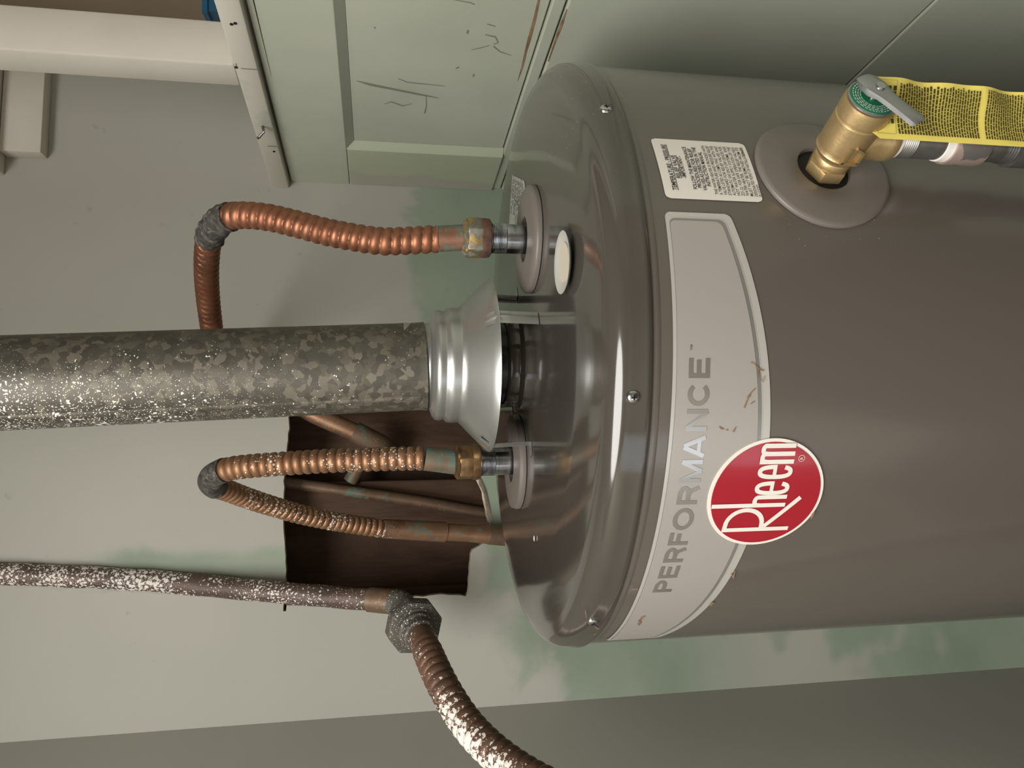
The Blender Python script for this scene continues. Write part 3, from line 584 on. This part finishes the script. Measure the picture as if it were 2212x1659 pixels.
for k, (t, x0, x1) in enumerate((('FOLLOW THE MAINTENANCE', .0078, .0440), ('PROCEDURES FOR RELIEF', .0090, .0425), ('VALVES-AS DIRECTED IN THE', .0070, .0440), ('INSTRUCTION MANUAL', .0105, .0400))): line(t, .0436 - k * .0033, .0026, x0, x1, B1)
body = ['THIS WATER HEATER IS PROVIDED WITH', 'A TEMPERATURE AND PRESSURE RELIEF', 'VALVE LISTED AS COMPLYING WITH THE', 'STANDARD FOR RELIEF VALVES AND', 'AUTOMATIC GAS SHUT-OFF DEVICES FOR', 'HOT WATER SUPPLY SYSTEMS, ANSI', 'Z21.22. FOR SAFE OPERATION OF THE', 'WATER HEATER, THE RELIEF VALVE(S)', 'MUST NOT BE REMOVED FROM ITS', 'DESIGNATED POINT OF INSTALLATION OR']
for k, t in enumerate(body): line(t, .0300 - k * .00302, .0022, .0042, .0462, .002)
line('PLUGGED.', .0300 - 10 * .00302, .0022, .0042, .0142, .002); line('AX3000-2', .0029, .0013, .0380, .0465, .012)
build('printed_text', bm, 'ink', notice, smooth=0)
# ---- relief valve opening with plastic escutcheon on the jacket
VAZ, VZ = 30.2, -.1345
bm = bmesh.new(); n = 96; rows = []
for r, off in ((.0186, .0003), (.0186, .0034), (.0192, .0040), (.030, .0040), (.0440, .0037), (.0468, .0030), (.0474, .0018), (.0474, .0002)):
    rows.append([cyl_xy(VAZ, VZ, off)(r * math.cos(2 * math.pi * i / n) * .98, r * math.sin(2 * math.pi * i / n)) for i in range(n)])
grid(bm, rows); ve = build('valve_escutcheon', bm, 'taupe_plastic', heater, smooth=50)
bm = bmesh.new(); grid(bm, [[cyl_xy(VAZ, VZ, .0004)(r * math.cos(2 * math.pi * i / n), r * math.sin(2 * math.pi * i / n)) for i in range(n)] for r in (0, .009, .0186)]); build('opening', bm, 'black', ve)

# ================================================================== VENT
HC = (-.007, 0.0)
hood = empty('draft_hood', V(HC[0], HC[1], .026), 'bright sheet-metal draft hood flaring out on strap legs over the lid', 'draft hood')
prof = [(.0382, .138), (.0382, .1165), (.0400, .1145), (.0465, .1120), (.0495, .1095), (.0502, .1060), (.0490, .1030), (.0493, .1015), (.0516, .0995), (.0522, .0950), (.0518, .0905), (.0520, .0885), (.0560, .0845), (.0650, .0758), (.0740, .0668), (.0784, .0618), (.0790, .0605)]
build('cone', L(prof + [(r - .0009, h) for r, h in reversed(prof)], V(HC[0], HC[1], 0), seg=96, caps=False), 'hood', hood, smooth=50)
for az, foot in ((32.6, 0), (-66, 1), (122, 1), (-146, 1)):
    a = math.radians(az); rad = Vector((math.sin(a), -math.cos(a), 0)); tg = Vector((math.cos(a), math.sin(a), 0)); o = V(HC[0], HC[1], 0)
    def lp(r, t, z): return o + rad * r + tg * t + Vector((0, 0, z))
    rows = []
    path = [(.0705, .0722), (.0755, .0655), (.0770, .0600), (.0765, .0500), (.0755, .0270)] + ([(.0770, .0268), (.0870, .0268)] if foot else [(.0735, .0266)])
    for r, z in path: rows.append([lp(r, -.0062, z), lp(r, -.0028, z), lp(r + (.0012 if .03 < z < .07 else 0), -.0012, z), lp(r + (.0016 if .03 < z < .07 else 0), 0, z), lp(r + (.0012 if .03 < z < .07 else 0), .0012, z), lp(r, .0028, z), lp(r, .0062, z)])
    bm = bmesh.new(); grid(bm, rows, closed_u=False); r_ = bmesh.ops.solidify(bm, geom=bm.faces[:], thickness=.0011); build('leg', bm, 'hood', hood, smooth=45)
pb = onY(918, 791, 0); pt = onY(0, 827.5, 0); ax = (pt - pb).normalized(); top = pb + ax * ((2.52 - pb.z) / ax.z)
vent = empty('vent_pipe', pb, 'galvanised vent pipe with crystal spangle and white paint spatter rising from the draft hood', 'pipe')
LV = (top - pb).length
build('duct', L([(.0392, LV), (.0395, .30), (.0395, .008), (.0399, .002), (.0402, 0), (.0393, 0), (.0388, .02)], pb, ax, seg=80, caps=False), 'galv', vent)
a_, u_, v_ = frame(ax); sd = Vector((-.70, -.714, 0)); sd = (sd - ax * sd.dot(ax)).normalized(); st = ax.cross(sd)
build('lap_seam', prism(bmesh.new(), [pb + ax * .006 + sd * .0388 + st * .0035, pb + ax * .006 + sd * .0402 + st * .0015, pb + ax * .006 + sd * .0402 - st * .0008, pb + ax * .006 + sd * .0388 - st * .0022], ax * (LV - .02)), 'galv', vent)

# ================================================================== WATER CONNECTORS
def corr(r0, amp, pitch, helical=0, f0=0, f1=0, total=1e9):
    def f(s_, q):
        k = abs(math.sin(math.pi * s_ / pitch + helical * q / 2)) ** .6
        return r0 + amp * k
    return f
def hexnut(o, axis, R, h, sides=6, rot=0):
    a, u, v = frame(axis); bm = bmesh.new(); P = [Vector(o) + (u * math.cos(rot + 2 * math.pi * i / sides) + v * math.sin(rot + 2 * math.pi * i / sides)) * R for i in range(sides)]
    prism(bm, P, a * h, R * .07); return bm
def coupling(parent, x, y, z, nutm, collm, R=.0178):
    build('nut', hexnut(V(x, y, z + .0075), (0, 0, 1), R, .0135, 6, .3), nutm, parent, smooth=30)
    build('nut_collar', L([(.010, z), (.0150, z), (.0166, z + .001), (.0172, z + .005), (.0168, z + .0082), (.0125, z + .009)], V(x, y, 0), seg=40, caps=False), collm, parent)
    build('nut_collar', L([(.0125, z + .019), (.0160, z + .0205), (.0162, z + .0225), (.0140, z + .0245), (.0115, z + .025)], V(x, y, 0), seg=40, caps=False), nutm, parent)
# -- right-hand line
conR = empty('flexible_water_connector', V(NR[0], NR[1], .064), 'clean copper corrugated water connector with a dark wrapped bend, above the larger plastic ring', 'pipe connector')
coupling(conR, NR[0], NR[1], .0635, 'nut', 'rust_nut')
start = V(NR[0], NR[1], .0865)
pts = [onY(x, y, Y) for x, y, Y in ((945, 516, -.027), (900, 519, -.026), (860, 521, -.024), (820, 521, -.022), (760, 512, -.016), (700, 500, -.008), (640, 484, 0), (580, 470, .01), (525, 465, .02), (490, 470, .034), (464, 490, .054), (450, 525, .08), (446, 580, .115), (449, 640, .155), (456, 700, .195), (464, 765, .24), (478, 830, .30), (484, 850, .355), (488, 858, .43))]
build('end_sleeve', T([start, start.lerp(pts[0], .5), pts[0]], lambda s_, q: .0112, 32, True, .002), 'copper_end', conR)
P = spline(pts, .0009); i0 = min(range(len(P)), key=lambda i: (P[i] - onY(500, 467, .029)).length); i1 = min(range(len(P)), key=lambda i: (P[i] - onY(452, 518, .075)).length)
build('corrugated_tube', tube(bmesh.new(), P, corr(.0099, .0023, .0086, 1), 28), 'copper_clean', conR, smooth=60)
def rag(s_, q): return .0131 + .0005 * math.sin(q * 5 + s_ * 300) + .0004 * math.sin(q * 9 - s_ * 520)
build('wrap', tube(bmesh.new(), P[i0:i1:2], rag, 40), 'wrap', conR, smooth=60, label='dark charred wrap round the bend')
# -- left-hand line
conL = empty('flexible_water_connector', V(NL[0], NL[1], .064), 'paint-flecked copper corrugated water connector hooking down into the wall cut-out', 'pipe connector')
coupling(conL, NL[0], NL[1], .0635, 'nut_clean', 'nut_clean', .0176)
start = V(NL[0], NL[1], .0865)
pts = [onY(x, y, Y) for x, y, Y in ((916, 990, .031), (850, 991, .033), (780, 993, .037), (700, 996, .042), (620, 1001, .050), (550, 1006, .058), (500, 1012, .067), (470, 1022, .079), (455, 1036, .095), (464, 1050, .115), (492, 1060, .137), (532, 1075, .162), (590, 1094, .190), (650, 1111, .213), (710, 1124, .233), (770, 1134, .250), (828, 1142, .263))]
build('end_sleeve', T([start, start.lerp(pts[0], .5), pts[0]], .0115, 32, True, .002), 'copper_verdigris', conL)
P = spline(pts, .0009); i0 = min(range(len(P)), key=lambda i: (P[i] - onY(487, 1015, .071)).length); i1 = min(range(len(P)), key=lambda i: (P[i] - onY(468, 1053, .12)).length)
build('corrugated_tube', tube(bmesh.new(), P, corr(.0095, .0021, .0081), 28), 'copper_spattered', conL, smooth=60)
build('wrap', tube(bmesh.new(), P[i0:i1:2], lambda s_, q: .0122 + .0003 * math.sin(q * 6 + s_ * 200), 36), 'wrap', conL, smooth=60)
e0 = pts[-1]; e1 = onY(960, 1149, .284); e2 = onY(990, 1151, .287); e3 = onY(1055, 1155, .293); e4 = onY(1110, 1160, .298)
build('lower_sleeve', T([e0, e0.lerp(e1, .03), e0.lerp(e1, .97), e1], lambda s_, q: .0131 if s_ > .004 else .0120, 32), 'copper_dull', conL, smooth=50)
build('reducer', T([e1, e2, e2 + (e3 - e2) * .45, e2 + (e3 - e2) * .47, e3], lambda s_, q: .0112 if s_ < .045 else .0122, 28), 'copper_dull', conL, smooth=50)
build('elbow_end', T([e3, e4, e4 + Vector((0, 0, -.06))], .0128, 28), 'copper_dark', conL)

# ---- pipes inside the wall cut-out
def inB(x, y, d): return onB(x, y, -d)
cp = empty('copper_pipe', inB(640, 890, .03), 'short slanting copper pipe with a soldered elbow inside the wall cut-out', 'pipe')
q = [inB(610, 862, .032), inB(700, 905, .034), inB(770, 935, .036)]
build('pipe', T(q, .0125, 24), 'copper_dull', cp)
build('elbow', T([inB(765, 933, .036), inB(795, 948, .037), inB(822, 962, .044), inB(834, 972, .06), inB(838, 985, .085)], .0152, 24, True, .004), 'copper_dark', cp)
build('branch', T([inB(800, 955, .044), inB(780, 1000, .05), inB(756, 1040, .055)], .0098, 20), 'copper_dark', cp)
cp2 = empty('copper_pipe', inB(625, 1050, .05), 'thin dull pipe slanting down across the wall cut-out behind the hooked connector', 'pipe')
build('pipe', T([inB(600, 1040, .05), inB(760, 1062, .05), inB(900, 1082, .05), inB(1000, 1100, .048), inB(1075, 1112, .045)], .0078, 18, True, .01), 'copper_dark', cp2)

# ================================================================== GAS LINE
gas = empty('gas_pipe', onY(845, 1302, .14), 'rigid gas pipe caked with white paint running down the wall beside the cut-out', 'pipe')
gp = [onY(x, y, Y) for x, y, Y in ((-380, 1222, .316), (-120, 1233, .315), (0, 1239, .314), (150, 1245, .312), (300, 1253, .309), (400, 1261, .305), (500, 1270, .298), (620, 1281, .286), (740, 1291, .268), (800, 1295, .256), (850, 1300, .244))]
gp.insert(0, Vector((gp[0].x + .004, gp[0].y, 2.52)))
build('pipe', T(gp, lambda s_, q: .0134 + .0004 * math.sin(s_ * 90 + q * 3), 28, True, .006), 'pipe_spattered', gas)
# paint bridging the pipe to the wall
bm = bmesh.new(); rows = []
random.seed(11)
for k in range(40):
    x = -40 + k * 14; y = 1257 + (x * .052 if x > 0 else 0) + random.uniform(-2, 2); yy = .300 - max(0, x - 200) * .00004
    o = onB(x, y - 8); d = onB(x, y + 9 + random.uniform(-3, 5), .0004); m_ = onB(x, y - 3, .007 + random.uniform(-.001, .001)); n_ = onB(x, y + 3, .0035)
    rows.append([o, m_, n_, d])
grid(bm, rows, closed_u=False); build('paint_bead', bm, 'plain_wall_paint', gas, smooth=60)
build('socket', T([gp[-2].lerp(gp[-1], -.05), gp[-2], gp[-1].lerp(gp[-2], -.2)], .0152, 28), 'copper_dark', gas, smooth=50)
uc = onY(893, 1350, .20); ua = (onY(925, 1412, .125) - onY(868, 1318, .235)).normalized()
build('elbow', T([gp[-1], onY(868, 1306, .236), onY(874, 1318, .226), uc - ua * .004], .0160, 28, True, .003), 'union_grey', gas)
hose = empty('gas_connector', uc, 'paint-spattered corrugated gas connector hanging from an eight-sided union nut', 'pipe connector')
build('union_nut', hexnut(uc - ua * .008, ua, .0335, .018, 8, .2), 'union_grey', hose, smooth=30)
build('union_collar', L([(.0255, .008), (.0250, .0115), (.0222, .0120), (.0220, .0175), (.0200, .0185), (.0192, .0190), (.0188, .030), (.017, .0315)], uc, ua, seg=48), 'union_grey', hose)
hp = [uc + ua * .024, uc + ua * .040, onY(943, 1452, .105), onY(972, 1508, .070), onY(1010, 1565, .036), onY(1058, 1616, .002), onY(1120, 1664, -.032), onY(1200, 1708, -.07), onY(1310, 1740, -.12), onY(1450, 1745, -.16), V(-.37, -.250, -.35), V(-.39, -.31, -.65), V(-.37, -.345, -.92), V(-.27, -.33, -1.07), V(-.150, -.2095, -1.10)]
def hr(s_, q):
    t = min(1, max(0, (s_ - .02) / .02)); return .0146 * (1 - t) + t * (.0138 + .0029 * abs(math.sin(math.pi * s_ / .0112)) ** .6) + .0006 * (1 - t)
build('corrugated_hose', T(hp, hr, 30, True, .0011), 'hose_spattered', hose, smooth=60)

# ================================================================== RELIEF VALVE
va = math.radians(VAZ); VD = Vector((math.sin(va), -math.cos(va), .03)).normalized(); VT = Vector((math.cos(va), math.sin(va), 0)); VU = VD.cross(VT) * -1
if VU.z < 0: VU = -VU
vo = cylp(VAZ, VZ - .0015, 0, .254)
valve = empty('relief_valve', vo, 'cast brass temperature and pressure relief valve with green dial and steel lever', 'valve')
build('neck', hexnut(vo - VD * .0008, VD, .0142, .0090, 6, .5), 'brass', valve, smooth=30)
build('body', L([(.0118, .004), (.0118, .0095), (.0128, .0105), (.0128, .0135), (.0121, .0145), (.0123, .0160), (.0152, .0185), (.0158, .0205), (.0152, .0215), (.0154, .024), (.0157, .036), (.0157, .0455), (.0151, .0462), (.0151, .0475), (.0160, .0485), (.0161, .0560), (.0155, .0585), (.012, .0592)], vo, VD, seg=64), 'brass', valve, smooth=40)
oc = vo + VD * .030; DN = Vector((0, 0, -1))
bm = L([(.0125, -.004), (.0133, .008), (.0136, .016), (.0140, .0225), (.0143, .0235), (.0143, .0285), (.0136, .0300), (.011, .0300)], oc, DN, seg=48); build('outlet', bm, 'brass', valve, smooth=40)
# cast arrow boss on the side facing the room
sdv = -VT; sdv = (sdv - VD * sdv.dot(VD)).normalized()
bx, by = VD, VD.cross(sdv)
if by.z > 0: by = -by
bm = bmesh.new()
sp = vo + VD * .0270 + sdv * .0150 - by * .0045
def boss(px, py, h): return sp + bx * (-px) + by * py + sdv * h
for poly in ([(-.007, -.001), (.005, -.001), (.005, .001), (-.007, .001)], [(.0035, -.001), (.0062, -.001), (.0062, .0105), (.0035, .0105)], [(.005, .0085), (.005, .0108), (-.004, .0108), (-.004, .0092)], [(-.0085, .004), (-.0070, .0035), (-.0030, .0100), (-.0045, .0108)]):
    prism(bm, [boss(p[0], p[1], -.003) for p in poly], sdv * .0050)
build('arrow_boss', bm, 'brass', valve, smooth=0)
build('cap_rim', L([(.0148, .0590), (.0153, .0595), (.0153, .0604), (.0148, .0608), (.008, .0608)], vo, VD, seg=64), 'lever', valve)
dial = build('green_dial', L([(0, .0611), (.0140, .0611), (.0145, .0609), (.0145, .0603)], vo, VD, seg=64, caps=False), 'green_plate', valve, label='green enamel dial with white lettering')
bm = bmesh.new(); dc = vo + VD * .0613
def pol(r, t): return dc + VT * (r * math.cos(t)) + VU * (r * math.sin(t))
random.seed(2)
for r in (.0128, .0113, .0098, .0083):
    t = math.radians(-60 if r > .012 else -20)
    while t < math.radians(240 if r > .012 else 215):
        l = random.uniform(.06, .2) * .0128 / r
        stroke(bm, [(r, t + l * k / 3) for k in range(4)], .0007, lambda a, b_: pol(a, b_)); t += l + .06
for k, ch in enumerate('WATTS'):
    t = math.radians(-125 + k * 16); up = VT * -math.cos(t) + VU * -math.sin(t); rt_ = VT * -math.sin(t) + VU * math.cos(t); o = pol(.0133, t)
    put_text(bm, ch, -.0009, 0, .0020 if ch != 'I' else .0008, .0024, lambda x, y: o + rt_ * x + up * y, .01)
build('dial_lettering', bm, 'white_print', dial, smooth=0)
build('stem', L([(0, .070), (.0028, .070), (.0032, .068), (.0032, .060)], vo, VD, seg=24), 'chrome', valve)
# folded sheet-metal lever
ldr = (-VT * .86 - VU * .52).normalized(); lcr = VD.cross(ldr).normalized(); lo = vo + VD * .0655 - ldr * .008
def lv(l, t, h): return lo + ldr * l + lcr * t + VD * h
rows = []
for l, wd, h, flo in ((-.006, .0035, .0000, .000), (-.004, .0058, .0016, .001), (0, .0070, .0026, .004), (.007, .0072, .0030, .0045), (.013, .0056, .0030, .0035), (.020, .0048, .0030, .0035), (.030, .0048, .0034, .0035), (.0385, .0050, .0036, .0035), (.0405, .0042, .0030, .0015)):
    rows.append([lv(l, -wd, h - flo), lv(l, -wd, h - .0007), lv(l, -wd + .0009, h), lv(l, 0, h + .0003), lv(l, wd - .0009, h), lv(l, wd, h - .0007), lv(l, wd, h - flo)])
bm = bmesh.new(); grid(bm, rows, closed_u=False); bmesh.ops.solidify(bm, geom=bm.faces[:], thickness=.0009); build('lever', bm, 'lever', valve, smooth=40, label='folded steel test lever')
# ---- discharge pipe
dp = empty('discharge_pipe', oc + DN * .03, 'grey iron discharge pipe with white thread tape running down from the relief valve', 'pipe')
def thread(r, z0, z1, st=.0014):
    out = []; z = z0
    while z < z1: out += [(r - .0005, z), (r, z + st / 2), (r - .0005, z + st)]; z += st
    return out
build('nipple', L([(.008, .0295)] + thread(.0116, .033, .043) + [(.0116, .044), (.0116, .066)] + thread(.0116, .066, .072) + [(.008, .074)], oc, DN, seg=40), 'iron', dp)
build('thread_tape', L([(.0108, .0298), (.0124, .0300), (.0121, .0330), (.0112, .0332)], oc, DN, seg=40), 'tape', dp)
build('thread_tape', L([(.0112, .064), (.0124, .0645), (.0128, .0700), (.0118, .0705)], oc, DN, seg=40), 'tape', dp)
build('coupling', L([(.011, .0695), (.0140, .0700), (.0143, .072), (.0143, .093), (.0138, .095), (.011, .0955)], oc, DN, seg=40), 'coupling', dp)
build('pipe', L([(.0110, .094), (.0110, .108)] + thread(.0116, .110, .118, .002) + [(.0112, .12), (.0112, 1.10), (.0095, 1.10)], oc, DN, seg=36, caps=False), 'iron', dp)
build('coupling', L([(.011, .1175), (.0138, .118), (.0138, .150), (.011, .1505)], oc, DN, seg=36), 'iron', dp)
# ---- yellow tag hanging off the lever
TY = -.2700
t0 = onY(1890, 152, TY); t1 = onY(1918, 300, TY)
tw = .0408; th = .150; tl = Vector((t1.x, TY, t0.z + .0015))
tdx = Vector((1, .18, 0)).normalized(); tw = (t0.x - t1.x) / tdx.x
def tg(u, v, off=0):
    """u across 0..tw from the pipe side, v down from the top edge"""
    sh = -.030 * v * 0 ; wv = .0016 * math.sin(v * 95 + u * 30) * min(1, v * 25) + .0010 * math.sin(v * 210 + 1 + u * 60)
    edge = -.06 * v
    return tl + tdx * (u * (1 - .9 * v * (u / tw) * .9)) + Vector((0, 0, -v - .055 * u + .0015 * math.sin(u * 120))) + Vector((0, -1, 0)) * (wv * (u / tw) + off + .004 * v)
card = empty('warning_tag', tg(tw / 2, 0), 'yellow card warning tag with fine black print hanging beside the relief valve', 'tag')
bm = bmesh.new(); rows = []
for j in range(61):
    v = -.010 + (th + .010) * j / 60; a = 0; b_ = tw
    if v < .006: a = (.006 - v) * .78; b_ = tw - (.004 - v) * .80 if v < .004 else tw
    rows.append([tg(a + (b_ - a) * i / 14, v) for i in range(15)])
grid(bm, rows, closed_u=False); bmesh.ops.solidify(bm, geom=bm.faces[:], thickness=.0004); build('card', bm, 'tag', card, smooth=60)
bm = bmesh.new(); random.seed(9); of = .0009
ft = lambda u, v: tg(u, v, of)
def words(v, u0, u1, h_, lmin, lmax):
    u = u0
    while u < u1:
        l = min(random.uniform(lmin, lmax), u1 - u)
        if l > .0004: stroke(bm, [(u, v), (u + l / 2, v), (u + l, v)], h_, ft)
        u += l + h_ * .42
for k in range(3): words(.0065 + k * .0031 + .003, .010, tw - .006 - .003 * (k == 0), .0018, .002, .0045)
stroke(bm, [(.0032, .0045), (tw * .5, .0045), (tw - .0022, .0045), (tw - .0022, .017), (tw * .5, .017), (.0032, .017), (.0032, .0045)], .0002, ft)
v = .0195
while v < .075: words(v, .0035, tw - .003 - .002 * random.random(), .00115 if v < .048 else .0010, .0012, .0042); v += .00205 if v < .048 else .00185
v += .004
while v < th - .006: words(v, .0035, tw - .003, .0010, .0012, .004); v += .00185
build('print', bm, 'olive_ink', card, smooth=0)
bm = T([tg(tw * .45, -.006, .0005), tg(tw * .45, -.011, .004), vo + VD * .064 - VU * .002], .0004, 6); build('wire', bm, 'chrome', card)

# ================================================================== LOOSE THINGS
pc = V(.0680, -.1640, .0267)
capo = empty('plastic_cap', pc, 'milky white plastic cap lying open side up on the heater lid', 'cap')
build('cup', L([(0, .0003), (.009, .0003), (.0125, .0010), (.0185, .0026), (.0222, .0046), (.0224, .0051), (.0218, .0052), (.0180, .0036), (.0130, .0024), (0, .0020)], pc, (0, 0, 1), seg=64, caps=False), 'milky', capo)
build('liner', L([(0, .0034), (.0142, .0036), (.0140, .0026), (0, .0024)], pc, (0, 0, 1), seg=48, caps=False), 'cream', capo)
ch = onZ(1155, 1163, .0272)
bm = L([(0, 0), (.0012, .0001), (.0014, .0005), (.0006, .001), (0, .001)], ch, (0, 0, 1), 10); bmesh.ops.scale(bm, vec=(1.9, .8, 1), space=Matrix.Translation(-ch), verts=bm.verts)
o = build('paint_chip', bm, 'label', origin=ch); tag(o, 'small pale paint chip lying on the glossy heater lid', 'paint chip')
# blue bin on a shelf board beyond the partition
struct('trim_5', boxf((.385, .19, Z0 + .284), Vector((.4, 0, 0)), Vector((0, .21, 0)), Vector((0, 0, .02)), .001), 'post', smooth=30)
bm = bmesh.new()
def bq(x0, x1, y0, y1, z): return [V(x0, y0, z), V(x1, y0, z), V(x1, y1, z), V(x0, y1, z)]
rows = [bq(.416, .56, .282, .378, .3042), bq(.411, .566, .278, .382, .360), bq(.408, .569, .275, .385, .3605), bq(.408, .569, .275, .385, .3665), bq(.414, .563, .281, .379, .3665), bq(.420, .556, .287, .373, .308)]
vv = grid(bm, rows); bm.faces.new(vv[0][::-1]); bm.faces.new(vv[-1]); bmesh.ops.recalc_face_normals(bm, faces=bm.faces)
o = build('storage_bin', bm, 'blue', origin=V(.49, .33, .3042), smooth=0); tag(o, 'small blue plastic bin on the shelf behind the white post', 'bin')
